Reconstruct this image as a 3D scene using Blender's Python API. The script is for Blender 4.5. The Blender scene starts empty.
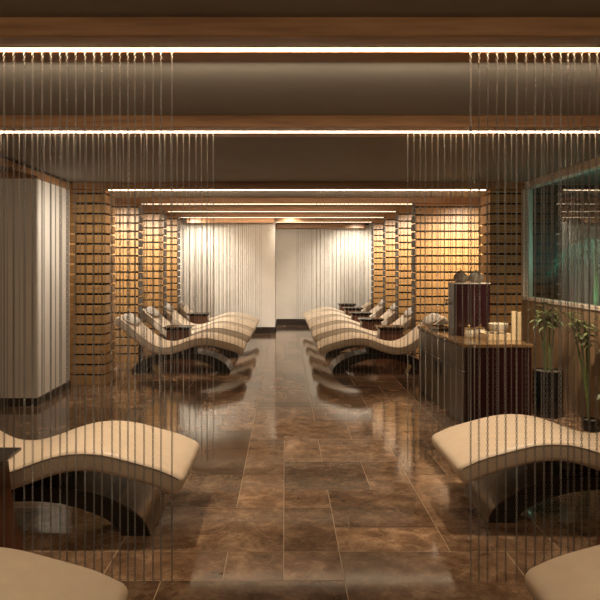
import bpy, bmesh, math, random
from mathutils import Vector, Matrix

random.seed(7)
S = bpy.context.scene
COL = S.collection

# ------------------------------------------------------------------ camera
cam_d = bpy.data.cameras.new('camera')
cam = bpy.data.objects.new('camera', cam_d)
COL.objects.link(cam)
cam.location = (0, 0, 1.5)
cam.rotation_euler = (math.pi / 2, 0, 0)
cam_d.sensor_width = 36
cam_d.lens = 36.6
cam_d.shift_x = 0.025
cam_d.shift_y = -0.06
cam_d.clip_start = 0.05
S.camera = cam

# ------------------------------------------------------------------ world / view
w = bpy.data.worlds.new('world')
S.world = w
w.use_nodes = True
w.node_tree.nodes['Background'].inputs[0].default_value = (1.0, 0.82, 0.60, 1)
w.node_tree.nodes['Background'].inputs[1].default_value = 0.03
S.view_settings.view_transform = 'Standard'
S.view_settings.look = 'None'
S.view_settings.gamma = 1
S.view_settings.use_curve_mapping = False
S.view_settings.exposure = 1.08
S.cycles.use_denoising = True
S.cycles.max_bounces = 8
S.cycles.glossy_bounces = 4
S.cycles.sample_clamp_indirect = 4

WARM = (1.0, 0.81, 0.60)
NEUT = (1.0, 0.92, 0.80)


def spot(loc, target, power, angle=80, blend=0.6, color=WARM, size=0.05):
    d = bpy.data.lights.new('downlight', 'SPOT')
    d.energy = power
    d.color = color
    d.spot_size = math.radians(angle)
    d.spot_blend = blend
    d.shadow_soft_size = size
    o = bpy.data.objects.new('downlight', d)
    COL.objects.link(o)
    o.location = loc
    v = Vector(target) - Vector(loc)
    o.rotation_euler = v.to_track_quat('-Z', 'Y').to_euler()
    return o


# foreground loungers
spot((-1.00, 3.55, 2.48), (-1.00, 3.60, 0.4), 72, 62, 0.9)
spot((1.40, 3.75, 2.48), (1.35, 3.75, 0.4), 72, 62, 0.9)
spot((-0.95, 1.55, 2.48), (-0.95, 1.80, 0.4), 22, 80, 0.9)
spot((1.35, 1.65, 2.48), (1.35, 1.95, 0.4), 22, 80, 0.9)
# far loungers
for y in (8.66, 10.0, 11.15):
    spot((-1.05, y + 0.1, 2.40), (-1.05, y, 0.4), 34, 62, 1.0)
for y in (8.66, 10.0, 11.33, 12.67):
    spot((0.95, y + 0.1, 2.40), (0.95, y, 0.4), 34, 62, 1.0)
# slatted screens washed from the outer end of every niche
for y, x in ((9.33, -2.62), (10.57, -2.45), (11.80, -2.40)):
    spot((x, y - 0.95, 2.38), (x + 0.10, y + 0.05, 1.20), 115, 105, 1.0, NEUT)
for y, x in ((9.33, 2.86), (10.67, 2.35), (12.0, 2.30), (13.34, 2.25)):
    spot((x, y - 0.95, 2.38), (x - 0.10, y + 0.05, 1.20), 115, 105, 1.0, NEUT)
spot((2.35, 8.5, 2.38), (2.3, 9.33, 1.0), 36, 110, 0.9)
# back walls
spot((-1.95, 12.25, 2.40), (-1.75, 13.26, 1.30), 75, 110, 0.9, NEUT)
spot((1.75, 14.05, 2.40), (1.65, 15.0, 1.30), 75, 110, 0.9, NEUT)
spot((0.1, 12.9, 2.42), (0.2, 15.0, 1.2), 20, 110, 0.9, NEUT)
# white partition on the left, columns, veneer wall, counter, open floor
spot((-1.55, 6.7, 2.20), (-2.62, 6.85, 1.2), 34, 140, 0.9, NEUT)
spot((-1.6, 8.1, 2.40), (-2.23, 7.8, 1.2), 16, 110, 0.9)
spot((2.05, 8.3, 2.40), (2.54, 7.8, 1.2), 10, 110, 0.9)
spot((2.05, 5.75, 2.48), (2.08, 6.1, 0.8), 42, 46, 0.9, NEUT)
spot((2.15, 5.0, 2.46), (2.94, 5.9, 0.75), 100, 85, 0.9)
spot((0.1, 5.5, 2.48), (0.1, 5.5, 0), 60, 110, 0.9)

# added fill lights without fixtures, brightening the beam faces and ceiling
for y, x0, x1, p in ((0.75, -2.5, 2.8, 6.5), (3.02, -2.5, 2.8, 4.2), (8.10, -2.1, 2.3, 8), (9.70, -2.0, 1.9, 5),
                     (11.05, -2.0, 1.9, 5), (12.4, -2.0, 1.9, 5)):
    ad = bpy.data.lights.new('beam_fill_light', 'AREA')
    ad.shape = 'RECTANGLE'
    ad.size, ad.size_y = x1 - x0, 0.06
    ad.energy = p
    ad.color = WARM
    ao = bpy.data.objects.new('beam_fill_light', ad)
    COL.objects.link(ao)
    ao.location = ((x0 + x1) / 2, y, 2.37)
    ao.rotation_euler = (math.radians(97 if y < 1 else 94 if y < 4 else 112), 0, 0)

# ------------------------------------------------------------------ materials
def mat(name, col, rough=0.5, metal=0.0, spec=0.5):
    m = bpy.data.materials.new(name)
    m.use_nodes = True
    b = m.node_tree.nodes['Principled BSDF']
    b.inputs['Base Color'].default_value = (*col, 1)
    b.inputs['Roughness'].default_value = rough
    b.inputs['Metallic'].default_value = metal
    b.inputs['Specular IOR Level'].default_value = spec
    return m


def noisy(name, c1, c2, scale=(1, 1, 1), nscale=4, rough=0.5, metal=0.0, detail=6, bump=0.0, spec=0.5,
          lo=0.3, hi=0.7, distort=0.0):
    m = mat(name, c1, rough, metal, spec)
    nt = m.node_tree
    N, L = nt.nodes, nt.links
    b = N['Principled BSDF']
    tc = N.new('ShaderNodeTexCoord')
    mp = N.new('ShaderNodeMapping')
    mp.inputs['Scale'].default_value = scale
    no = N.new('ShaderNodeTexNoise')
    no.inputs['Scale'].default_value = nscale
    no.inputs['Detail'].default_value = detail
    no.inputs['Distortion'].default_value = distort
    rp = N.new('ShaderNodeValToRGB')
    rp.color_ramp.elements[0].position = lo
    rp.color_ramp.elements[1].position = hi
    rp.color_ramp.elements[0].color = (*c1, 1)
    rp.color_ramp.elements[1].color = (*c2, 1)
    L.new(tc.outputs['Object'], mp.inputs[0])
    L.new(mp.outputs[0], no.inputs['Vector'])
    L.new(no.outputs['Fac'], rp.inputs[0])
    L.new(rp.outputs[0], b.inputs['Base Color'])
    if bump:
        bp = N.new('ShaderNodeBump')
        bp.inputs['Strength'].default_value = bump
        bp.inputs['Distance'].default_value = 0.01
        L.new(no.outputs['Fac'], bp.inputs['Height'])
        L.new(bp.outputs[0], b.inputs['Normal'])
    return m


def emit(name, col, strength):
    m = mat(name, (0.8, 0.7, 0.5))
    b = m.node_tree.nodes['Principled BSDF']
    b.inputs['Emission Color'].default_value = (*col, 1)
    b.inputs['Emission Strength'].default_value = strength
    return m


M = {}
M['oak'] = noisy('oak boards', (0.29, 0.142, 0.043), (0.46, 0.255, 0.088), (1.2, 14, 26), 3, 0.45, bump=0.05)
M['beam'] = noisy('beam timber', (0.24, 0.105, 0.035), (0.40, 0.20, 0.075), (0.8, 12, 12), 3, 0.45, bump=0.04)
M['gap'] = mat('dark spacer', (0.012, 0.008, 0.006), 0.8)
M['led'] = emit('warm light strip', (1.0, 0.79, 0.52), 12)
M['led_mid'] = emit('soft warm light strip', (1.0, 0.79, 0.52), 6)
M['led_dim'] = emit('dimmed warm light strip', (1.0, 0.79, 0.52), 2.2)
M['ceil'] = noisy('ceiling paint', (0.225, 0.20, 0.17), (0.25, 0.225, 0.19), (1, 1, 1), 2, 0.75)
M['plaster'] = noisy('pale plaster', (0.62, 0.55, 0.46), (0.68, 0.61, 0.52), (1, 1, 1), 3, 0.7)
M['skirt'] = mat('dark skirting', (0.03, 0.02, 0.014), 0.35)
M['chain'] = mat('bronze chain', (0.30, 0.285, 0.265), 0.40, 1.0)
M['leather'] = noisy('cream leather', (0.62, 0.495, 0.36), (0.68, 0.55, 0.405), (1, 1, 1), 14, 0.42, bump=0.02)
M['pillow'] = noisy('grey cream fabric', (0.40, 0.35, 0.29), (0.48, 0.42, 0.35), (1, 1, 1), 30, 0.8)
M['piping'] = mat('dark stitched seam', (0.20, 0.14, 0.09), 0.6)
M['blackwood'] = noisy('black stained wood', (0.010, 0.007, 0.005), (0.022, 0.015, 0.010), (1, 8, 8), 3, 0.4)
M['bronze'] = noisy('brushed bronze', (0.10, 0.078, 0.058), (0.15, 0.118, 0.09), (3, 1, 3), 12, 0.30, 0.9)
M['redwood'] = noisy('red brown veneer', (0.060, 0.020, 0.009), (0.12, 0.042, 0.018), (9, 9, 0.8), 3, 0.28)
M['tabletop'] = mat('black tabletop', (0.02, 0.014, 0.011), 0.22)
M['maroon'] = noisy('maroon stained veneer', (0.018, 0.003, 0.004), (0.030, 0.006, 0.007), (10, 10, 0.8), 3, 0.3)
M['umber'] = noisy('umber panel', (0.052, 0.036, 0.022), (0.072, 0.050, 0.031), (8, 1, 8), 3, 0.32)
M['countertop'] = noisy('glossy brown counter top', (0.16, 0.085, 0.035), (0.22, 0.125, 0.055), (1, 6, 1), 4, 0.15)
M['veneer'] = noisy('figured walnut veneer', (0.20, 0.115, 0.055), (0.33, 0.215, 0.115), (5, 5, 0.6), 2.2, 0.3, detail=8, distort=0.8)
M['frame'] = mat('taupe frame', (0.60, 0.50, 0.40), 0.5)
M['cream'] = noisy('cream ceramic', (0.72, 0.61, 0.44), (0.78, 0.68, 0.50), (1, 1, 1), 6, 0.25)
M['palewood'] = noisy('pale wood', (0.62, 0.45, 0.24), (0.74, 0.56, 0.32), (2, 12, 12), 3, 0.5)
M['card'] = mat('cream card', (0.66, 0.50, 0.28), 0.6)
M['gold'] = mat('brass knob', (0.75, 0.50, 0.20), 0.3, 1.0)
M['pod'] = noisy('grey dried pod', (0.16, 0.125, 0.085), (0.30, 0.245, 0.17), (1, 1, 1), 40, 0.8, bump=0.3)
M['darkjar'] = mat('dark glazed jar', (0.05, 0.035, 0.025), 0.25)
M['leaf'] = noisy('green leaf', (0.09, 0.115, 0.040), (0.17, 0.19, 0.075), (1, 1, 1), 9, 0.45)
M['stalk'] = noisy('green bamboo stalk', (0.07, 0.10, 0.03), (0.13, 0.16, 0.055), (1, 1, 14), 3, 0.4)
M['pot'] = mat('black glazed pot', (0.010, 0.010, 0.011), 0.22)
M['soil'] = noisy('pale gravel', (0.07, 0.055, 0.035), (0.12, 0.10, 0.065), (1, 1, 1), 60, 0.9)
M['palm'] = noisy('palm frond', (0.03, 0.10, 0.075), (0.06, 0.17, 0.12), (1, 1, 1), 6, 0.5)
M['night'] = mat('dark lightwell wall', (0.02, 0.03, 0.028), 0.8)

g = bpy.data.materials.new('window glass')
g.use_nodes = True
gb = g.node_tree.nodes['Principled BSDF']
gb.inputs['Transmission Weight'].default_value = 1.0
gb.inputs['Roughness'].default_value = 0.0
gb.inputs['IOR'].default_value = 1.5
gb.inputs['Base Color'].default_value = (0.85, 0.95, 0.92, 1)
M['glass'] = g

# polished brown marble, one tone per tile from a face attribute
fm = mat('brown marble tiles', (0.1, 0.06, 0.03), 0.12)
nt = fm.node_tree
N, L = nt.nodes, nt.links
b = N['Principled BSDF']
tc = N.new('ShaderNodeTexCoord')
at = N.new('ShaderNodeAttribute')
at.attribute_name = 'tile'
off = N.new('ShaderNodeVectorMath'); off.operation = 'MULTIPLY_ADD'
off.inputs[1].default_value = (37, 53, 71)
L.new(at.outputs['Color'], off.inputs[0])
L.new(tc.outputs['Object'], off.inputs[2])
n1 = N.new('ShaderNodeTexNoise'); n1.inputs['Scale'].default_value = 4.6; n1.inputs['Detail'].default_value = 10
n1.inputs['Roughness'].default_value = 0.8; n1.inputs['Distortion'].default_value = 0.25
mpv = N.new('ShaderNodeMapping'); mpv.inputs['Scale'].default_value = (1.2, 1.4, 1)
L.new(off.outputs[0], mpv.inputs[0])
L.new(mpv.outputs[0], n1.inputs['Vector'])
r1 = N.new('ShaderNodeValToRGB')
e = r1.color_ramp.elements
e[0].position = 0.30; e[0].color = (0.040, 0.020, 0.010, 1)
e[1].position = 0.72; e[1].color = (0.42, 0.275, 0.165, 1)
k = r1.color_ramp.elements.new(0.5); k.color = (0.160, 0.092, 0.052, 1)
L.new(n1.outputs['Fac'], r1.inputs[0])
# veins
n2 = N.new('ShaderNodeTexNoise'); n2.inputs['Scale'].default_value = 1.6; n2.inputs['Detail'].default_value = 7
n2.inputs['Distortion'].default_value = 1.6
L.new(mpv.outputs[0], n2.inputs['Vector'])
sb = N.new('ShaderNodeMath'); sb.operation = 'SUBTRACT'; sb.inputs[1].default_value = 0.5
ab = N.new('ShaderNodeMath'); ab.operation = 'ABSOLUTE'
L.new(n2.outputs['Fac'], sb.inputs[0]); L.new(sb.outputs[0], ab.inputs[0])
r2 = N.new('ShaderNodeValToRGB')
r2.color_ramp.elements[0].position = 0.0; r2.color_ramp.elements[0].color = (1, 1, 1, 1)
r2.color_ramp.elements[1].position = 0.014; r2.color_ramp.elements[1].color = (0, 0, 0, 1)
L.new(ab.outputs[0], r2.inputs[0])
mx = N.new('ShaderNodeMix'); mx.data_type = 'RGBA'
mx.inputs[7].default_value = (0.40, 0.29, 0.18, 1)
vm = N.new('ShaderNodeMath'); vm.operation = 'MULTIPLY'; vm.inputs[1].default_value = 0.28
L.new(r2.outputs[0], vm.inputs[0]); L.new(vm.outputs[0], mx.inputs[0]); L.new(r1.outputs[0], mx.inputs[6])
# tone per tile
tn = N.new('ShaderNodeSeparateColor')
L.new(at.outputs['Color'], tn.inputs[0])
ma = N.new('ShaderNodeMapRange'); ma.inputs[3].default_value = 0.45; ma.inputs[4].default_value = 1.40
L.new(tn.outputs[2], ma.inputs[0])
ml = N.new('ShaderNodeVectorMath'); ml.operation = 'SCALE'
L.new(mx.outputs[2], ml.inputs[0]); L.new(ma.outputs[0], ml.inputs['Scale'])
L.new(ml.outputs[0], b.inputs['Base Color'])
rr = N.new('ShaderNodeMapRange'); rr.inputs[3].default_value = 0.05; rr.inputs[4].default_value = 0.13
L.new(n1.outputs['Fac'], rr.inputs[0]); L.new(rr.outputs[0], b.inputs['Roughness'])
bp = N.new('ShaderNodeBump'); bp.inputs['Strength'].default_value = 0.012; bp.inputs['Distance'].default_value = 0.01
L.new(n1.outputs['Fac'], bp.inputs['Height']); L.new(bp.outputs[0], b.inputs['Normal'])
M['marble'] = fm
M['grout'] = mat('beige grout', (0.36, 0.25, 0.15), 0.5)


# ------------------------------------------------------------------ mesh helpers
class MB:
    """collects shapes and links them as ONE mesh object"""

    def __init__(self):
        self.v, self.f, self.mi = [], [], []

    def add(self, verts, faces, m=0):
        o = len(self.v)
        self.v += [tuple(p) for p in verts]
        self.f += [[i + o for i in f] for f in faces]
        self.mi += [m] * len(faces)

    def box(self, x0, x1, y0, y1, z0, z1, bevel=0.0, m=0, seg=1):
        if bevel <= 0:
            vs = [(x, y, z) for x in (x0, x1) for y in (y0, y1) for z in (z0, z1)]
            self.add(vs, [(0, 1, 3, 2), (4, 6, 7, 5), (0, 4, 5, 1), (2, 3, 7, 6), (0, 2, 6, 4), (1, 5, 7, 3)], m)
            return
        bm = bmesh.new()
        bmesh.ops.create_cube(bm, size=1)
        for v in bm.verts:
            v.co = Vector(((x0 + x1) / 2 + v.co.x * (x1 - x0), (y0 + y1) / 2 + v.co.y * (y1 - y0),
                           (z0 + z1) / 2 + v.co.z * (z1 - z0)))
        bmesh.ops.bevel(bm, geom=list(bm.edges), offset=bevel, segments=seg, affect='EDGES', profile=0.5)
        bm.verts.index_update()
        self.add([v.co[:] for v in bm.verts], [[v.index for v in f.verts] for f in bm.faces], m)
        bm.free()

    def lathe(self, cx, cy, prof, seg=24, m=0):
        vs, fs = [], []
        n = len(prof)
        for i in range(seg):
            a = 2 * math.pi * i / seg
            for r, z in prof:
                vs.append((cx + r * math.cos(a), cy + r * math.sin(a), z))
        for i in range(seg):
            j = (i + 1) % seg
            for q in range(n - 1):
                fs.append((i * n + q, j * n + q, j * n + q + 1, i * n + q + 1))
        if prof[0][0] > 1e-5:
            fs.append([i * n for i in range(seg)][::-1])
        if prof[-1][0] > 1e-5:
            fs.append([i * n + n - 1 for i in range(seg)])
        self.add(vs, fs, m)

    def tube(self, pts, rad, seg=8, m=0, closed=False):
        pts = [Vector(p) for p in pts]
        n = len(pts)
        vs, fs = [], []
        up = Vector((0, 0, 1))
        for i, p in enumerate(pts):
            if closed:
                t = (pts[(i + 1) % n] - pts[i - 1]).normalized()
            else:
                t = (pts[min(i + 1, n - 1)] - pts[max(i - 1, 0)]).normalized()
            ref = up if abs(t.dot(up)) < 0.95 else Vector((0, 1, 0))
            a = t.cross(ref).normalized()
            c = a.cross(t)
            r = rad[i] if isinstance(rad, (list, tuple)) else rad
            for k in range(seg):
                an = 2 * math.pi * k / seg
                vs.append(p + a * (r * math.cos(an)) + c * (r * math.sin(an)))
        for i in range(n if closed else n - 1):
            j = (i + 1) % n
            for k in range(seg):
                l = (k + 1) % seg
                fs.append((i * seg + k, j * seg + k, j * seg + l, i * seg + l))
        if not closed:
            fs.append(list(range(seg))[::-1])
            fs.append([(n - 1) * seg + k for k in range(seg)])
        self.add(vs, fs, m)

    def prism(self, poly, y0, y1, m=0):
        """closed (x,z) outline extruded along y, outline given as a strip: list of (outer, inner) pairs"""
        vs, fs = [], []
        for (a, c) in poly:
            vs += [(a[0], y0, a[1]), (a[0], y1, a[1]), (c[0], y0, c[1]), (c[0], y1, c[1])]
        for i in range(len(poly) - 1):
            p, q = 4 * i, 4 * i + 4
            fs += [(p, q, q + 1, p + 1), (p + 2, p + 3, q + 3, q + 2), (p, p + 2, q + 2, q), (p + 1, q + 1, q + 3, p + 3)]
        fs += [(0, 1, 3, 2)]
        p = 4 * (len(poly) - 1)
        fs += [(p, p + 2, p + 3, p + 1)]
        self.add(vs, fs, m)

    def build(self, name, mats, parent=None, smooth=False, loc=None):
        me = bpy.data.meshes.new(name)
        me.from_pydata(self.v, [], self.f)
        if not isinstance(mats, (list, tuple)):
            mats = [mats]
        for x in mats:
            me.materials.append(x)
        me.polygons.foreach_set('material_index', self.mi)
        if smooth:
            me.polygons.foreach_set('use_smooth', [True] * len(me.polygons))
        bm = bmesh.new(); bm.from_mesh(me)
        bmesh.ops.recalc_face_normals(bm, faces=list(bm.faces))
        bm.to_mesh(me); bm.free()
        me.update()
        if smooth:
            try:
                me.set_sharp_from_angle(angle=math.radians(40))
            except Exception:
                pass
        o = bpy.data.objects.new(name, me)
        COL.objects.link(o)
        if parent:
            o.parent = parent
        if loc:
            o.location = loc
        return o


def tag(o, label=None, cat=None, group=None, kind=None):
    if label: o['label'] = label
    if cat: o['category'] = cat
    if group: o['group'] = group
    if kind: o['kind'] = kind
    return o


def empty(name, loc, rz=0):
    o = bpy.data.objects.new(name, None)
    o.empty_display_size = 0.1
    COL.objects.link(o)
    o.location = loc
    o.rotation_euler = (0, 0, rz)
    return o


def copy_tree(o, parent=None):
    c = o.copy()
    COL.objects.link(c)
    if parent:
        c.parent = parent
    for ch in list(o.children):
        copy_tree(ch, c)
    return c


def struct(name, mb, m, smooth=False):
    o = mb.build(name, m, None, smooth)
    o['kind'] = 'structure'
    return o


ORD = ['first', 'second', 'third', 'fourth', 'fifth', 'sixth', 'seventh', 'eighth', 'ninth', 'tenth']


def ordinal(n):
    if n <= 10:
        return ORD[n - 1]
    s = 'th' if 10 <= n % 100 <= 20 else {1: 'st', 2: 'nd', 3: 'rd'}.get(n % 10, 'th')
    return '%d%s' % (n, s)


# ================================================================== SETTING
CEIL = 2.50
# floor: modular marble tiles in one mesh over a grout bed
U = 0.29
X0, Y0 = -0.297 - 14 * U, -2.04
NX, NY = 27, 60
used = [[False] * NY for _ in range(NX)]
mb = MB()
mb.box(X0, X0 + NX * U, Y0, Y0 + NY * U, -0.06, -0.0012, m=1)
rnd = random.Random(11)
tones = [None] * 6
shapes = [((2, 2), 5), ((2, 1), 3), ((1, 1), 1.0), ((1, 2), 1.6), ((3, 2), 2.2)]
for j in range(NY):
    for i in range(NX):
        if used[i][j]:
            continue
        opts = []
        for (a, c), wt in shapes:
            if i + a <= NX and j + c <= NY and all(not used[i + p][j + q] for p in range(a) for q in range(c)):
                if a >= 2 and i % 2 == 1 and a != 3:
                    wt *= 0.25
                opts.append(((a, c), wt))
        (a, c) = rnd.choices([o[0] for o in opts], [o[1] for o in opts])[0]
        for p in range(a):
            for q in range(c):
                used[i + p][j + q] = True
        gq = 0.0025
        x0, x1, y0, y1 = X0 + i * U + gq, X0 + (i + a) * U - gq, Y0 + j * U + gq, Y0 + (j + c) * U - gq
        mb.add([(x0, y0, 0), (x1, y0, 0), (x1, y1, 0), (x0, y1, 0)], [(0, 1, 2, 3)], 0)
        tones.append((rnd.random(), rnd.random(), rnd.random(), 1))
floor = struct('floor', mb, [M['marble'], M['grout']])
me = floor.data
ca = me.color_attributes.new('tile', 'FLOAT_COLOR', 'CORNER')
for p in me.polygons:
    t = tones[p.index] if p.index < len(tones) and tones[p.index] else (0, 0, 0.5, 1)
    for li in p.loop_indices:
        ca.data[li].color = t

mb = MB(); mb.box(-3.7, 4.7, -2.05, 15.2, CEIL, CEIL + 0.1)
struct('ceiling', mb, M['ceil'])

mb = MB(); mb.box(-3.7, -3.6, -2.05, 6.44, 0, CEIL)
struct('wall_left', mb, M['plaster'])
# pale partition on the left with its skirting and timber frieze
mb = MB(); mb.box(-3.7, -2.62, 6.44, 7.42, 0.0, 2.40)
struct('wall_partition', mb, M['plaster'])
mb = MB(); mb.box(-3.7, -2.605, 6.425, 7.42, 0.0, 0.085)
struct('baseboard_partition', mb, M['skirt'])
mb = MB(); mb.box(-3.7, -2.60, 6.42, 7.42, 2.40, 2.475); mb.box(-2.66, -2.60, 2.6, 6.42, 2.425, 2.475)
struct('trim_1', mb, M['beam'])
mb = MB(); mb.box(-3.7, -2.60, 2.6, 7.42, 2.475, 2.50)
struct('trim_2', mb, M['skirt'])
# far room side walls
mb = MB(); mb.box(-3.06, -2.96, 7.42, 13.26, 0, CEIL)
struct('wall_left_rear', mb, M['oak'])
mb = MB(); mb.box(3.06, 3.16, 8.04, 15.0, 0, CEIL)
struct('wall_right_rear', mb, M['oak'])
mb = MB(); mb.box(-3.06, -0.218, 13.26, 15.1, 0, CEIL)
struct('wall_back_left', mb, M['plaster'])
mb = MB(); mb.box(-0.218, 3.12, 15.0, 15.1, 0, CEIL)
struct('wall_back', mb, M['plaster'])
mb = MB(); mb.box(-2.92, -0.20, 13.245, 13.26, 0, 0.13); mb.box(-0.218, -0.203, 13.245, 15.0, 0, 0.13)
struct('baseboard_back_left', mb, M['skirt'])
mb = MB(); mb.box(-0.203, 3.02, 14.985, 15.0, 0, 0.15)
struct('baseboard_back', mb, M['skirt'])
# right wall: veneer below, window above
mb = MB(); mb.box(2.94, 3.04, -1.95, 7.56, 0, 1.06)
struct('wall_right', mb, M['veneer'])
mb = MB(); mb.box(2.94, 3.04, -1.95, 2.6, 1.06, CEIL)
struct('wall_right_front', mb, M['veneer'])
wf = MB()
wf.box(2.925, 3.055, 2.6, 7.56, 2.42, 2.50, 0.004)
wf.box(2.925, 3.055, 2.6, 7.56, 1.06, 1.10, 0.004)
wf.box(2.925, 3.055, 7.50, 7.56, 1.10, 2.42, 0.004)
wf.box(2.925, 3.055, 2.6, 2.66, 1.10, 2.42, 0.004)
win = struct('window_1', wf, M['frame'])
mb = MB(); mb.box(2.985, 2.997, 2.66, 7.50, 1.10, 2.42)
mb.build('pane', M['glass'], win)
# planted lightwell behind the window
mb = MB()
mb.box(4.55, 4.65, 2.4, 8.0, 0.0, CEIL); mb.box(3.12, 4.65, 7.75, 8.0, 0.0, CEIL); mb.box(3.04, 4.65, 2.3, 2.4, 0.0, CEIL)
struct('wall_lightwell', mb, M['night'])
mb = MB(); mb.box(3.05, 4.55, 2.4, 7.75, -0.05, 0.9)
struct('floor_lightwell', mb, M['soil'])
TEAL = (0.45, 1.0, 0.88)
spot((3.5, 6.9, 0.95), (3.75, 7.3, 2.3), 15, 130, 0.9, TEAL)
spot((3.6, 5.7, 0.95), (3.9, 6.3, 2.3), 15, 130, 0.9, TEAL)
spot((3.4, 6.4, 2.45), (3.9, 6.8, 1.2), 16, 130, 0.9, TEAL)


# ================================================================== BEAMS
def beam(x0, x1, yf, label, depth=0.325, led=(None, None), lm='led_dim'):
    t = empty('ceiling_beam', ((x0 + x1) / 2, yf + depth / 2, 2.42))
    tag(t, label, 'beam', 'timber beams with light strips')
    xc, yc = t.location.x, t.location.y
    l0, l1 = led[0] if led[0] is not None else x0, led[1] if led[1] is not None else x1
    m = MB()
    h = depth / 2
    # two timbers leave a slot for the light strip
    m.box(x0 - xc, x1 - xc, -h, -0.022, 0.0, 0.08, 0.004)
    m.box(x0 - xc, x1 - xc, 0.022, h, 0.0, 0.08, 0.004)
    m.box(x0 - xc, x1 - xc, -0.022, 0.022, 0.03, 0.08)
    m.build('timber', M['beam'], t)
    m = MB()
    m.box(l0 - xc, l1 - xc, -0.005, 0.005, -0.003, 0.03)
    m.build('light_strip', M[lm], t)
    return t


beam(-2.58, 2.92, 2.464, 'nearest ceiling beam with the widest bright light strip, at the top of the view', lm='led')
beam(-2.58, 2.92, 4.094, 'second nearest ceiling beam, timber with thin light strip, above the second chain curtain', lm='led')
beam(-2.92, 3.02, 7.44, 'third ceiling beam, dark, spanning from slatted column to slatted column', led=(-2.2, 2.5), lm='led_mid')
beam(-2.92, 3.02, 9.20, 'fourth ceiling beam, just behind the slatted columns', led=(-2.2, 1.95))
beam(-2.92, 3.02, 10.55, 'fifth ceiling beam, two behind the slatted columns', led=(-2.05, 1.95))
beam(-2.92, 3.02, 11.90, 'sixth ceiling beam, next to last before the chain curtained back wall', led=(-2.05, 1.95))
beam(-0.20, 3.02, 13.25, 'farthest and lowest looking ceiling beam, right half of the back only', led=(-0.2, 1.9))


for x0, x1, yf, lab in ((-2.06, -0.22, 12.70, 'deep unlit timber header in front of the left back wall chains'),
                        (-0.20, 1.915, 14.58, 'deep unlit timber header in front of the right back wall chains')):
    m = MB()
    m.box((x0 - x1) / 2, (x1 - x0) / 2, -0.11, 0.11, 0, 0.14, 0.004)
    o = m.build('ceiling_header', M['beam'], None, loc=((x0 + x1) / 2, yf + 0.11, 2.36))
    tag(o, lab, 'beam', 'deep headers before the back walls')

# ================================================================== SLATTED COLUMNS AND SCREENS
def slat(name, x0, x1, y0, y1, ztop, label, cat, group, inset):
    """stack of boards with dark open gaps around a recessed core; inset = core distance from x0, x1, y0, y1"""
    t = empty(name, ((x0 + x1) / 2, (y0 + y1) / 2, 0))
    tag(t, label, cat, group)
    cx, cy = t.location.x, t.location.y
    m = MB()
    z = 0.0
    k = 0
    while z < ztop - 0.02:
        lo = 0.0 if k == 0 else k * 0.125 + 0.0125
        hi = min((k + 1) * 0.125 - 0.0125, ztop)
        m.box(x0 - cx, x1 - cx, y0 - cy, y1 - cy, lo, hi, 0.003)
        k += 1
        z = k * 0.125
    m.build('boards', M['oak'], t)
    if inset[0] == 0 or inset[1] == 0:      # dark caps added per board stand in for shade on the free end
        e = MB()
        a, b_ = (x0 - 0.006, x0 + 0.012) if inset[0] else (x1 - 0.012, x1 + 0.006)
        for q in range(k):
            lo = 0.0 if q == 0 else q * 0.125 + 0.0125
            e.box(a - cx, b_ - cx, y0 - 0.006 - cy, y1 + 0.006 - cy, lo, min((q + 1) * 0.125 - 0.0125, ztop))
        e.build('shade_caps', M['skirt'], t)['label'] = 'dark caps standing in for end shade'
    c = MB()
    c.box(x0 + inset[0] - cx, x1 - inset[1] - cx, y0 + inset[2] - cy, y1 - inset[3] - cy, 0.0, ztop - 0.01)
    c.build('core', M['gap'], t)
    return t


slat('slatted_column', -2.67, -2.225, 7.56, 8.0, 2.415, 'left slatted timber column beside the pale partition', 'column',
     'slatted columns', (0.05, 0.05, 0.05, 0.05))
slat('slatted_column', 2.54, 3.0, 7.56, 8.0, 2.415, 'right slatted timber column behind the counter and window end', 'column',
     'slatted columns', (0.05, 0.05, 0.05, 0.05))
LW = ['nearest', 'middle', 'farthest']
for i, (y, xe) in enumerate(((9.33, -2.235), (10.57, -2.10), (11.80, -2.07))):
    slat('slatted_screen', -2.92, xe, y, y + 0.23, 2.415, LW[i] + ' glowing slatted timber screen on the left side', 'screen',
         'slatted screens', (0.0, 0.05, 0.035, 0.035))
RW = ['nearest and widest', 'second nearest', 'third nearest', 'farthest']
for i, (y, xe) in enumerate(((9.33, 1.985), (10.67, 1.975), (12.0, 1.965), (13.34, 1.925))):
    slat('slatted_screen', xe, 3.02, y, y + 0.23, 2.415, RW[i] + ' glowing slatted timber screen on the right side', 'screen',
         'slatted screens', (0.05, 0.0, 0.035, 0.035))

# ================================================================== LOUNGERS
CP = [(0, .345), (.13, .405), (.29, .452), (.43, .486), (.55, .497), (.68, .486), (.80, .452), (.92, .408), (1.06, .372),
      (1.18, .380), (1.30, .435), (1.45, .550), (1.60, .675), (1.75, .795)]


def crom(pts, t):
    i = 0
    while i < len(pts) - 2 and t > pts[i + 1][0]:
        i += 1
    p1, p2 = pts[i], pts[i + 1]
    p0 = pts[i - 1] if i else p1
    p3 = pts[i + 2] if i + 2 < len(pts) else p2
    h = p2[0] - p1[0]
    s = (t - p1[0]) / h
    m1 = (p2[1] - p0[1]) / max(p2[0] - p0[0], 1e-6) * h
    m2 = (p3[1] - p1[1]) / max(p3[0] - p1[0], 1e-6) * h
    return (2 * s**3 - 3 * s**2 + 1) * p1[1] + (s**3 - 2 * s**2 + s) * m1 + (-2 * s**3 + 3 * s**2) * p2[1] + (s**3 - s**2) * m2


def seat_frame(u):
    z = crom(CP, u)
    d = (crom(CP, min(u + .01, 1.75)) - crom(CP, max(u - .01, 0))) / (min(u + .01, 1.75) - max(u - .01, 0))
    n = Vector((-d, 1)).normalized()
    return z, n


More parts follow.
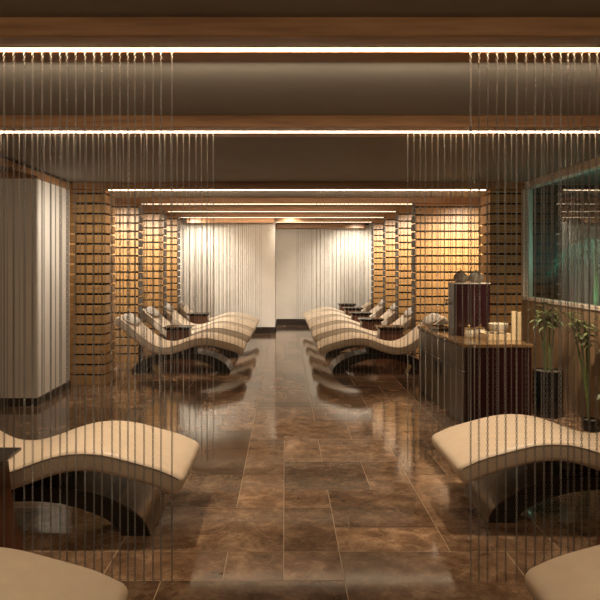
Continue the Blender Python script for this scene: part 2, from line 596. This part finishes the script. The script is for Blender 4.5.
SW, ST = 0.67, 0.113     # seat width and thickness


def section(hw, n0, n1, r):
    """rounded rectangle in (y, n)"""
    pts = []
    for cy, cn, a0 in ((hw - r, n1 - r, 0), (-hw + r, n1 - r, 90), (-hw + r, n0 + r, 180), (hw - r, n0 + r, 270)):
        for q in range(5):
            a = math.radians(a0 + q * 22.5)
            pts.append((cy + r * math.cos(a), cn + r * math.sin(a)))
    return pts


def make_seat():
    m = MB()
    R = 0.04
    us = [0, .003, .010, .022, .040] + [0.07 + i * (1.70 - 0.07) / 44 for i in range(45)] + [1.725, 1.738, 1.747, 1.75]
    vs, fs = [], []
    ns = None
    for u in us:
        z, n = seat_frame(u)
        d = min(u, 1.75 - u)
        ins = 0.0
        if d < R:
            ins = R - math.sqrt(max(R * R - (R - d) ** 2, 0))
        sec = section(SW / 2 - ins, -ST + ins, 0 - ins, max(0.03 - ins * 0.45, 0.008))
        ns = len(sec)
        for (y, h) in sec:
            vs.append((u + n.x * h, y, z + n.y * h))
    for i in range(len(us) - 1):
        for k in range(ns):
            l = (k + 1) % ns
            fs.append((i * ns + k, (i + 1) * ns + k, (i + 1) * ns + l, i * ns + l))
    fs.append(list(range(ns))[::-1])
    fs.append([(len(us) - 1) * ns + k for k in range(ns)])
    m.add(vs, fs)
    return m


def make_lounger():
    t = empty('relaxation_lounger', (0, 0, 0))
    s = make_seat().build('seat', M['leather'], t, smooth=True)
    for sg in (-1, 1):
        m = MB()
        pts = []
        for i in range(49):
            u = 0.03 + i * 1.69 / 48
            z, n = seat_frame(u)
            h = -0.016
            pts.append((u + n.x * h, sg * (SW / 2 + 0.0005), z + n.y * h))
        m.tube(pts, 0.0035, 6)
        m.build('piping', M['piping'], s)
    # arched base
    def seat_bottom(u):
        z, n = seat_frame(u)
        return z - ST / max(n.y, 0.4) + 0.012
    outer = [(.215, 0), (.222, .03), (.238, .065), (.262, .098), (.295, .128), (.34, .160), (.40, .192), (.47, .220), (.55, .242), (.64, .256)]
    inner = [(.375, 0), (.392, .036), (.415, .063), (.445, .085), (.48, .104), (.52, .121), (.56, .136), (.605, .152), (.65, .165), (.71, .178)]
    C = 0.89
    strip = list(zip(outer, inner))
    mid = [((.76, .264), (.80, .188)), ((C, .266), (C, .191)), ((2 * C - .76, .264), (2 * C - .80, .188))]
    strip = strip + mid + [((2 * C - o[0], o[1]), (2 * C - q[0], q[1])) for o, q in reversed(strip)]
    m = MB()
    m.prism(strip, -0.235, 0.235)
    m.build('base', M['blackwood'], t)
    # upright block that carries the seat on the arch
    m = MB()
    blk = []
    for i in range(9):
        u = .72 + .44 * i / 8
        blk.append(((u, max(seat_bottom(u), 0.262)), (u, 0.235)))
    m.prism(blk, -0.20, 0.20)
    m.build('support', M['blackwood'], t)
    # bronze bands wrap the outer curve of both feet
    for sg in (0, 1):
        m = MB()
        o2 = []
        for i, (u, z) in enumerate(outer[:7]):
            p, q = outer[max(i - 1, 0)], outer[min(i + 1, len(outer) - 1)]
            nn = Vector((-(q[1] - p[1]), q[0] - p[0])).normalized()
            a = (u + nn.x * .004, max(z + nn.y * .004, 0.0))
            c = (u - nn.x * .006, max(z - nn.y * .006, 0.0))
            if sg:
                a, c = (2 * C - a[0], a[1]), (2 * C - c[0], c[1])
            o2.append((a, c))
        m.prism(o2, -0.237, 0.237)
        m.build('foot_band', M['bronze'], t, smooth=True)['label'] = 'bronze foot band'
    # head pillow lies along the slope
    m = MB()
    vs, fs = [], []
    nu, nv = 18, 14
    z, n = seat_frame(1.64)
    tt = Vector((n.y, -n.x))
    for i in range(nu):
        a = 2 * math.pi * i / nu
        for j in range(nv + 1):
            q = -1 + 2 * j / nv
            w2 = (1 - abs(q) ** 4) ** 0.5
            ca, sa = math.cos(a), math.sin(a)
            px = 0.115 * math.copysign(abs(ca) ** 0.7, ca) * w2
            pn = 0.027 * math.copysign(abs(sa) ** 0.8, sa) * (0.25 + 0.75 * w2) * (1 if w2 > 0.01 else 0)
            vs.append((1.64 + tt.x * px + n.x * (pn + 0.014), q * 0.29, z + tt.y * px + n.y * (pn + 0.014)))
    for i in range(nu):
        k = (i + 1) % nu
        for j in range(nv):
            fs.append((i * (nv + 1) + j, k * (nv + 1) + j, k * (nv + 1) + j + 1, i * (nv + 1) + j + 1))
    m.add(vs, fs)
    m.build('head_pillow', M['pillow'], t, smooth=True)['label'] = 'pale grey head pillow'
    return t


proto = make_lounger()
lo = [  # x of foot end, y centre, faces right?, label
    (-0.54, 1.86, True, 'cream lounger cut off at the bottom left corner, nearest the camera on the left'),
    (-0.53, 3.60, True, 'cream wave lounger with visible foot in the left foreground behind the near chain curtain'),
    (-0.545, 8.66, True, 'first cream wave lounger of the far left row, beside the slatted column'),
    (-0.534, 10.00, True, 'second cream wave lounger of the far left row'),
    (-0.52, 11.15, True, 'third cream wave lounger of the far left row'),
    (-0.52, 12.44, True, 'last cream wave lounger of the far left row, by the back wall curtain'),
    (0.875, 1.96, False, 'cream lounger cut off at the bottom right corner, nearest the camera on the right'),
    (0.963, 3.77, False, 'cream wave lounger in the right foreground, in front of the dark counter'),
    (0.44, 8.66, False, 'first cream wave lounger of the far right row, reaching behind the counter'),
    (0.43, 10.00, False, 'second cream wave lounger of the far right row'),
    (0.43, 11.33, False, 'third cream wave lounger of the far right row'),
    (0.42, 12.67, False, 'fourth cream wave lounger of the far right row'),
    (0.40, 14.00, False, 'fifth and farthest cream wave lounger of the far right row'),
]
for i, (x, y, left, lab) in enumerate(lo):
    o = proto if i == 0 else copy_tree(proto)
    o.location = (x, y, 0)
    o.rotation_euler = (0, 0, math.pi if left else 0)
    tag(o, lab, 'lounger', 'cream wave loungers')


# ================================================================== SIDE TABLES
def make_table():
    t = empty('side_table', (0, 0, 0))
    m = MB()
    vs, fs = [], []
    lev = [(0.235, 0.0), (0.205, 0.12), (0.185, 0.25), (0.172, 0.38), (0.165, 0.505)]
    for h, z in lev:
        hy = h * 0.80
        vs += [(-h, -hy, z), (h, -hy, z), (h, hy, z), (-h, hy, z)]
    for i in range(len(lev) - 1):
        for k in range(4):
            l = (k + 1) % 4
            fs.append((i * 4 + k, i * 4 + l, i * 4 + 4 + l, i * 4 + 4 + k))
    fs += [(3, 2, 1, 0), tuple(len(vs) - 4 + k for k in range(4))]
    m.add(vs, fs)
    m.build('pedestal', M['redwood'], t)
    m = MB()
    # top slab with an undercut edge
    a, c = 0.21, 0.175
    vs = [(-c, -c * .85, .505), (c, -c * .85, .505), (c, c * .85, .505), (-c, c * .85, .505),
          (-a, -a * .85, .538), (a, -a * .85, .538), (a, a * .85, .538), (-a, a * .85, .538),
          (-a, -a * .85, .550), (a, -a * .85, .550), (a, a * .85, .550), (-a, a * .85, .550)]
    fs = [(3, 2, 1, 0), (8, 9, 10, 11)]
    for q in (0, 4):
        for k in range(4):
            l = (k + 1) % 4
            fs.append((q + k, q + l, q + 4 + l, q + 4 + k))
    m.add(vs, fs)
    m.build('tabletop', M['tabletop'], t)
    return t


tp = make_table()
tabs = [
    (-1.575, 2.98, 'dark side table at the left edge between the two foreground loungers'),
    (1.86, 3.02, 'dark side table at the right edge between the two foreground loungers'),
    (-1.62, 9.33, 'dark side table between first and second loungers of the far left row'),
    (-1.66, 11.80, 'dark side table between third and fourth loungers of the far left row'),
    (1.60, 9.33, 'dark side table between first and second loungers of the far right row'),
    (1.50, 10.67, 'dark side table between second and third loungers of the far right row'),
    (1.48, 12.00, 'dark side table between third and fourth loungers of the far right row'),
    (1.48, 13.34, 'dark side table between fourth and fifth loungers of the far right row'),
    (1.48, 14.62, 'dark side table behind the fifth lounger of the far right row'),
]
for i, (x, y, lab) in enumerate(tabs):
    o = tp if i == 0 else copy_tree(tp)
    o.location = (x, y, 0)
    tag(o, lab, 'table', 'dark side tables')

# ================================================================== COUNTER
CR = math.radians(2.5)
ct = empty('counter', (1.663, 5.64, 0), CR)
tag(ct, 'dark maroon counter cabinet with brown glossy top holding jars and a tall box', 'counter')
# local: x 0..0.64 (right), y 0..1.68 (away)
m = MB()
m.box(0.012, 0.635, 0.012, 1.66, 0.0, 0.722, 0.003)
m.build('body', M['maroon'], ct)
m = MB()
m.box(0.0, 0.645, 0.0, 1.68, 0.722, 0.756, 0.004)
m.build('worktop', M['countertop'], ct)
for a, c in ((0.02, 0.80), (0.806, 1.60)):
    m = MB()
    m.box(-0.006, 0.012, a, c, 0.03, 0.50, 0.002)
    d = m.build('door', M['umber'], ct)
    d['label'] = 'umber lit door panel'
    h = MB()
    h.box(-0.014, -0.006, c - 0.09 if a < 0.5 else a + 0.06, c - 0.06 if a < 0.5 else a + 0.09, 0.34, 0.47, 0.002)
    h.build('handle', M['gap'], d)
    m = MB()
    m.box(-0.006, 0.012, a, c, 0.512, 0.715, 0.002)
    m.build('drawer', M['umber'], ct)['label'] = 'umber lit drawer front'

# tall box on the counter
bx = empty('dispenser_box', (1.94, 6.435, 0.756))
tag(bx, 'tall dark maroon wooden box with pale top edge standing on the counter', 'box')
m = MB(); m.box(-0.183, 0.183, -0.125, 0.125, 0, 0.538, 0.003); m.build('body', M['maroon'], bx)
m = MB(); m.box(-0.187, 0.187, -0.129, 0.129, 0.536, 0.548, 0.002); m.build('top_edge', M['frame'], bx)
m = MB(); m.box(-0.1865, -0.183, -0.115, 0.115, 0.01, 0.53); m.build('side_panel', M['umber'], bx)
m = MB()
m.tube([(-0.183, 0.0, 0.325), (-0.235, 0.0, 0.330), (-0.262, 0.0, 0.322), (-0.268, 0.0, 0.295)], 0.010, 8)
m.tube([(-0.232, 0.0, 0.335), (-0.232, 0.0, 0.365)], 0.006, 6)
m.box(-0.255, -0.210, -0.008, 0.008, 0.36, 0.372)
m.build('tap', M['bronze'], bx, smooth=True)


def pod(x, y, lab):
    t = empty('seed_pod', (x, y, 1.304))
    tag(t, lab, 'ornament', 'pods on the tall box')
    m = MB()
    seg = 36
    prof = [(0.0, 0.0), (0.045, 0.0), (0.066, 0.018), (0.075, 0.042), (0.072, 0.066), (0.056, 0.090), (0.030, 0.104), (0.0, 0.108)]
    vs, fs = [], []
    for i in range(seg):
        a = 2 * math.pi * i / seg
        s = 1 + (0.05 if i % 3 == 0 else -0.02)
        for r, z in prof:
            vs.append((r * s * math.cos(a), r * s * math.sin(a), z))
    n = len(prof)
    for i in range(seg):
        j = (i + 1) % seg
        for q in range(n - 1):
            fs.append((i * n + q, j * n + q, j * n + q + 1, i * n + q + 1))
    m.add(vs, fs)
    m.build('shell', M['pod'], t, smooth=True)
    m = MB()
    m.lathe(0, 0, [(0.0, 0.100), (0.012, 0.105), (0.009, 0.120), (0.014, 0.128), (0.0, 0.134)], 10)
    m.build('stem', M['stalk'], t, smooth=True)


pod(1.853, 6.43, 'left ribbed grey pod ornament on top of the tall maroon box')
pod(2.012, 6.43, 'right ribbed grey pod ornament on top of the tall maroon box')


def jar(x, y, r, h, mm, lab):
    t = empty('lidded_jar', (x, y, 0.756))
    tag(t, lab, 'jar', 'small jars on the counter')
    m = MB()
    m.lathe(0, 0, [(0, 0), (r * .8, 0), (r * .95, h * .1), (r, h * .5), (r * .95, h * .95), (r * .88, h), (0, h)], 20)
    m.build('body', mm, t, smooth=True)
    m = MB()
    m.lathe(0, 0, [(0, h), (r * 1.05, h), (r * 1.05, h * 1.06), (r * .6, h * 1.16), (0, h * 1.2)], 20)
    l = m.build('lid', M['gold'], t, smooth=True)
    m = MB()
    m.lathe(0, 0, [(0, h * 1.18), (r * .16, h * 1.2), (r * .25, h * 1.32), (r * .14, h * 1.42), (0, h * 1.44)], 12)
    m.build('knob', M['gold'], l, smooth=True)


jar(1.860, 6.17, 0.046, 0.092, M['cream'], 'left cream jar with brass lid in front of the tall box')
jar(1.960, 6.13, 0.049, 0.098, M['cream'], 'right cream jar with brass lid in front of the tall box')
jar(2.033, 6.20, 0.028, 0.055, M['darkjar'], 'small dark jar between cream jars and pale bowl')

m = MB()
m.lathe(0, 0, [(0, 0), (0.045, 0), (0.048, 0.012), (0.075, 0.045), (0.097, 0.10), (0.103, 0.140), (0.098, 0.140),
               (0.090, 0.10), (0.068, 0.055), (0.035, 0.025), (0, 0.022)], 32)
o = m.build('bowl', M['cream'], None, smooth=True, loc=(2.165, 6.20, 0.756))
tag(o, 'round cream bowl behind the pale tray on the counter', 'bowl')

tr = empty('tray', (2.075, 5.985, 0.756), CR)
tag(tr, 'pale wooden tray with raised sides near the counter front corner', 'tray')
m = MB()
m.box(-0.135, 0.105, -0.095, 0.095, 0, 0.012)
m.build('bottom', M['palewood'], tr)
m = MB()
m.box(-0.135, 0.105, -0.095, -0.083, 0.0, 0.07, 0.002); m.box(-0.135, 0.105, 0.083, 0.095, 0.0, 0.07, 0.002)
m.box(-0.135, -0.123, -0.083, 0.083, 0.0, 0.07, 0.002); m.box(0.093, 0.105, -0.083, 0.083, 0.0, 0.07, 0.002)
m.build('sides', M['palewood'], tr)
for i, (x, y, lab) in enumerate(((2.04, 5.985, 'left dark rolled cloth in the pale tray'), (2.12, 5.985, 'right dark rolled cloth in the pale tray'))):
    m = MB()
    sp = [(0.004 + 0.0032 * q * 0.5) for q in range(18)]
    m.tube([(0, -0.07 + 0.14 * q / 8, 0.030) for q in range(9)], [0.026, 0.03, 0.03, 0.03, 0.03, 0.03, 0.03, 0.03, 0.026], 14)
    m.tube([(math.cos(q * .7) * (0.003 + q * 0.0013), -0.0715, 0.030 + math.sin(q * .7) * (0.003 + q * 0.0013)) for q in range(19)], 0.0022, 5, 1)
    o = m.build('rolled_cloth', [M['maroon'], M['cream']], None, smooth=True, loc=(x, y, 0.768))
    tag(o, lab, 'cloth', 'rolled cloths in the tray')

# standing open card
m = MB()
m.add([], [])
cd = empty('menu_card', (2.235, 5.93, 0.756), CR)
tag(cd, 'tall cream folded card standing upright at the right counter edge', 'card')
m = MB(); m.box(-0.038, 0.020, -0.004, 0.004, 0, 0.285, 0.0015); m.build('front_leaf', M['card'], cd)
m = MB()
m.box(0, 0.060, -0.004, 0.004, 0, 0.275, 0.0015)
o = m.build('back_leaf', M['card'], cd)
o.location = (0.020, 0.003, 0); o.rotation_euler = (0, 0, math.radians(28))

# flat tray at far end
ft = empty('serving_tray', (1.775, 7.00, 0.756), CR)
tag(ft, 'flat dark serving tray at the far left end of the counter', 'tray')
m = MB(); m.box(-0.085, 0.085, -0.17, 0.17, 0, 0.010, 0.002); m.build('bottom', M['tabletop'], ft)
m = MB()
for a in ((-0.085, 0.085, -0.17, -0.158), (-0.085, 0.085, 0.158, 0.17), (-0.085, -0.073, -0.158, 0.158), (0.073, 0.085, -0.158, 0.158)):
    m.box(a[0], a[1], a[2], a[3], 0.008, 0.032, 0.002)
m.build('rim', M['countertop'], ft)


# ================================================================== PLANTS
def leaf(mb, base, direction, length, width, droop, m=0):
    d = Vector(direction).normalized()
    side = d.cross(Vector((0, 0, 1)))
    if side.length < 0.05:
        side = Vector((1, 0, 0))
    side.normalize()
    vs, fs = [], []
    n = 5
    for i in range(n + 1):
        t = i / n
        p = Vector(base) + d * (length * t) + Vector((0, 0, -droop * t * t * length))
        wd = width * math.sin(math.pi * min(0.12 + t * 0.88, 1.0)) * 0.5
        up = Vector((0, 0, wd * 0.35))
        vs += [p - side * wd + up, p, p + side * wd + up]
    for i in range(n):
        q = 3 * i
        fs += [(q, q + 1, q + 4, q + 3), (q + 1, q + 2, q + 5, q + 4)]
    mb.add(vs, fs, m)


def bamboo(x, y, lab, pot_r, pot_h, stalks, seed, nleaf=16, leaf_len=0.135):
    r = random.Random(seed)
    t = empty('potted_bamboo', (x, y, 0))
    tag(t, lab, 'plant', 'potted plants by the window wall')
    m = MB()
    m.lathe(0, 0, [(0, 0), (pot_r * .92, 0), (pot_r, 0.02), (pot_r, pot_h), (pot_r * .9, pot_h), (pot_r * .9, pot_h - 0.03), (0, pot_h - 0.03)], 32)
    p = m.build('pot', M['pot'], t, smooth=True)
    m = MB()
    m.lathe(0, 0, [(0, pot_h - 0.032), (pot_r * .9, pot_h - 0.032), (pot_r * .88, pot_h - 0.012), (0, pot_h - 0.008)], 24)
    m.build('gravel', M['soil'], t)
    for (tx, ty, tz) in stalks:
        m = MB()
        pts, rr = [], []
        n = 14
        for i in range(n + 1):
            q = i / n
            pts.append((tx * q ** 1.4 * 0.95 + 0.02 * (1 if tx > 0 else -1) * (1 - q), ty * q ** 1.4, pot_h - 0.02 + (tz - pot_h) * q))
            rr.append(0.0085 if i % 3 else 0.0105)
        m.tube(pts, rr, 7)
        s = m.build('stalk', M['stalk'], t, smooth=True)
        m = MB()
        for k in range(nleaf):
            q = 0.80 + 0.22 * r.random()
            i = min(q, 1.0)
            bp_ = (tx * i ** 1.4 * 0.95, ty * i ** 1.4, pot_h - 0.02 + (tz - pot_h) * i)
            a = r.uniform(0, 2 * math.pi)
            leaf(m, bp_, (math.cos(a), math.sin(a), r.uniform(-0.1, 0.9)), leaf_len * r.uniform(.7, 1.15), 0.032, r.uniform(.2, .7))
        m.build('leaves', M['leaf'], s)
    return t


bamboo(2.60, 6.04, 'bamboo plant in tall black cylinder pot beside the counter', 0.142, 0.45,
       [(-0.11, 0.0, 1.05), (-0.06, -0.05, 1.00), (-0.02, 0.04, 1.12), (0.05, 0.06, 1.06), (0.09, -0.02, 1.04), (0.10, 0.03, 0.97)], 3)
bamboo(2.76, 5.50, 'middle bamboo plant against the veneer wall right of the tall pot', 0.075, 0.10,
       [(-0.13, 0.15, 1.06), (-0.10, 0.05, 0.98), (0.0, 0.12, 1.00), (-0.06, -0.05, 0.93)], 5)
bamboo(2.76, 4.98, 'bushy bamboo plant at the right edge against the veneer wall', 0.11, 0.14,
       [(-0.08, 0.13, 1.05), (0.0, 0.16, 0.95), (-0.12, 0.0, 0.85), (0.02, 0.05, 0.75), (-0.05, 0.12, 0.60), (-0.1, 0.1, 0.45), (0.0, -0.05, 0.9)], 9, 22, 0.11)


def palm(x, y, h, lab, seed, n=13, L_=0.55):
    r = random.Random(seed)
    t = empty('palm', (x, y, 0.9))
    tag(t, lab, 'palm', 'palms behind the window')
    m = MB()
    m.tube([(0, 0, 0), (0.01, 0.01, h * .5), (0.0, 0.02, h)], [0.03, 0.024, 0.02], 8)
    m.build('trunk', M['stalk'], t, smooth=True)
    for k in range(n):
        a = 2 * math.pi * k / n + r.uniform(-.2, .2)
        el = r.uniform(0.25, 1.1)
        m = MB()
        pts = []
        for i in range(13):
            q = i / 12
            pts.append(Vector((math.cos(a) * math.cos(el) * L_ * q, math.sin(a) * math.cos(el) * L_ * q,
                               h + math.sin(el) * L_ * q - 0.75 * q * q * L_)))
        pts = [Vector((max(min(p.x, 4.45 - x), 3.10 - x), max(min(p.y, 7.65 - y), 2.5 - y), max(min(p.z, 1.55), 0.03))) for p in pts]
        m.tube(pts, [0.006] * 13, 5)
        for i in range(2, 13):
            d = (pts[i] - pts[i - 1]).normalized() if (pts[i] - pts[i - 1]).length > 1e-4 else Vector((1, 0, 0))
            sd = d.cross(Vector((0, 0, 1)))
            if sd.length < .05:
                continue
            sd.normalize()
            for sg in (-1, 1):
                ll = 0.24 * (1 - abs(i / 12 - .45))
                # keep leaflets inside the lightwell
                e_ = pts[i] + (d * .5 + sd * sg).normalized() * ll
                if 3.10 < e_.x + x < 4.5 and e_.y + y < 7.7 and e_.z < 1.56:
                    leaf(m, pts[i], d * .5 + sd * sg, ll, 0.022, 0.5)
        m.build('frond', M['palm'], t)


palm(3.65, 7.15, 0.75, 'teal lit palm behind the window, nearest the slatted column', 1)
palm(3.80, 5.95, 0.55, 'teal lit palm behind the middle of the visible window', 2)
palm(3.80, 4.75, 0.80, 'teal lit palm behind the window at the right edge', 4)


# ================================================================== CHAINS
def make_chain(z0, z1):
    m = MB()
    pitch, hl, hwid, wr = 0.0125, 0.0088, 0.0042, 0.0013
    n = int((z1 - z0) / pitch)
    for k in range(n):
        zc = z1 - hl - k * pitch
        pts = []
        for a, bq in ((0, 1), (.8, .62), (1, 0), (.8, -.62), (0, -1), (-.8, -.62), (-1, 0), (-.8, .62)):
            px, pz = a * hwid, bq * hl
            pts.append(Vector((px * .7071, px * .7071 * (1 if k % 2 else -1), zc + pz)))
        nrm = Vector((.7071 * (1 if k % 2 else -1), -.7071, 0))
        vs, fs = [], []
        cen = Vector((0, 0, zc))
        for p in pts:
            rad = (p - cen).normalized()
            for c_, s_ in ((1, 0), (0, 1), (-1, 0), (0, -1)):
                vs.append(p + rad * (wr * c_) + nrm * (wr * s_))
        for i in range(8):
            j = (i + 1) % 8
            for q in range(4):
                l = (q + 1) % 4
                fs.append((i * 4 + q, j * 4 + q, j * 4 + l, i * 4 + l))
        m.add(vs, fs)
    return m


ch_mesh = make_chain(0.115, 2.449)
first_chain = [None]


def hang(x, y, rz, label, group, drop=0.0):
    if first_chain[0] is None:
        o = ch_mesh.build('hanging_chain', M['chain'])
        first_chain[0] = o
    else:
        o = first_chain[0].copy()
        COL.objects.link(o)
    o.location = (x, y, drop)
    o.rotation_euler = (0, 0, rz)
    tag(o, label, 'chain', group)


rc = random.Random(21)


def curtain(xs, y, desc, group, inner):
    """xs runs from the central opening outwards"""
    for i, x in enumerate(xs):
        hang(x, y + rc.uniform(-.0015, .0015), rc.uniform(-.3, .3) + 0.2,
             '%s metal chain from the %s of the %s' % (ordinal(i + 1), inner, desc), group)


# near curtain, measured spacing of the chains either side of the opening
c1 = 2.6455
nearL = [172, 161, 153, 144, 135, 128, 120, 112, 102, 94, 85, 76, 67, 60, 51, 42.3, 32.7, 24.3, 14, 4]
nearR = [470.7, 479, 487.7, 497, 505.7, 516.7, 526, 535, 544, 552, 560.7, 568, 574, 581.7, 589, 597]
curtain([(p - 285) * c1 / 610 for p in nearL], c1, 'near left chain curtain', 'near left chain curtain', 'opening side')
curtain([(p - 285) * c1 / 610 for p in nearR], c1, 'near right chain curtain', 'near right chain curtain', 'opening side')
c2 = 4.2755
curtain([-0.50 - 0.0425 * i + rc.uniform(-.004, .004) for i in range(36)], c2, 'second left chain curtain', 'second left chain curtain', 'opening side')
curtain([0.86 + 0.0425 * i + rc.uniform(-.004, .004) for i in range(33)], c2, 'second right chain curtain', 'second right chain curtain', 'opening side')
c3 = 7.6215
curtain([-0.53 - 0.05 * i + rc.uniform(-.006, .006) for i in range(34)], c3, 'third left chain curtain', 'third left chain curtain', 'opening side')
curtain([0.34 + 0.05 * i + rc.uniform(-.006, .006) for i in range(43)], c3, 'third right chain curtain', 'third right chain curtain', 'opening side')
for x0, x1, y, lab in ((-2.30, -0.40, 13.0, 'dark ceiling rail holding the left back wall chains'), (0.22, 2.06, 14.92, 'dark ceiling rail holding the right back wall chains')):
    m = MB()
    m.box((x0 - x1) / 2, (x1 - x0) / 2, -0.02, 0.02, 0, 0.05, 0.003)
    o = m.build('curtain_rail', M['gap'], None, loc=((x0 + x1) / 2, y, 2.45))
    tag(o, lab, 'rail', 'ceiling rails of the back curtains')
curtain([-0.50 - 0.045 * i + rc.uniform(-.010, .010) for i in range(38)], 13.0, 'chain curtain on the left back wall', 'left back wall chain curtain', 'inner end')
curtain([0.29 + 0.045 * i + rc.uniform(-.010, .010) for i in range(38)], 14.92, 'chain curtain on the right back wall', 'right back wall chain curtain', 'inner end')
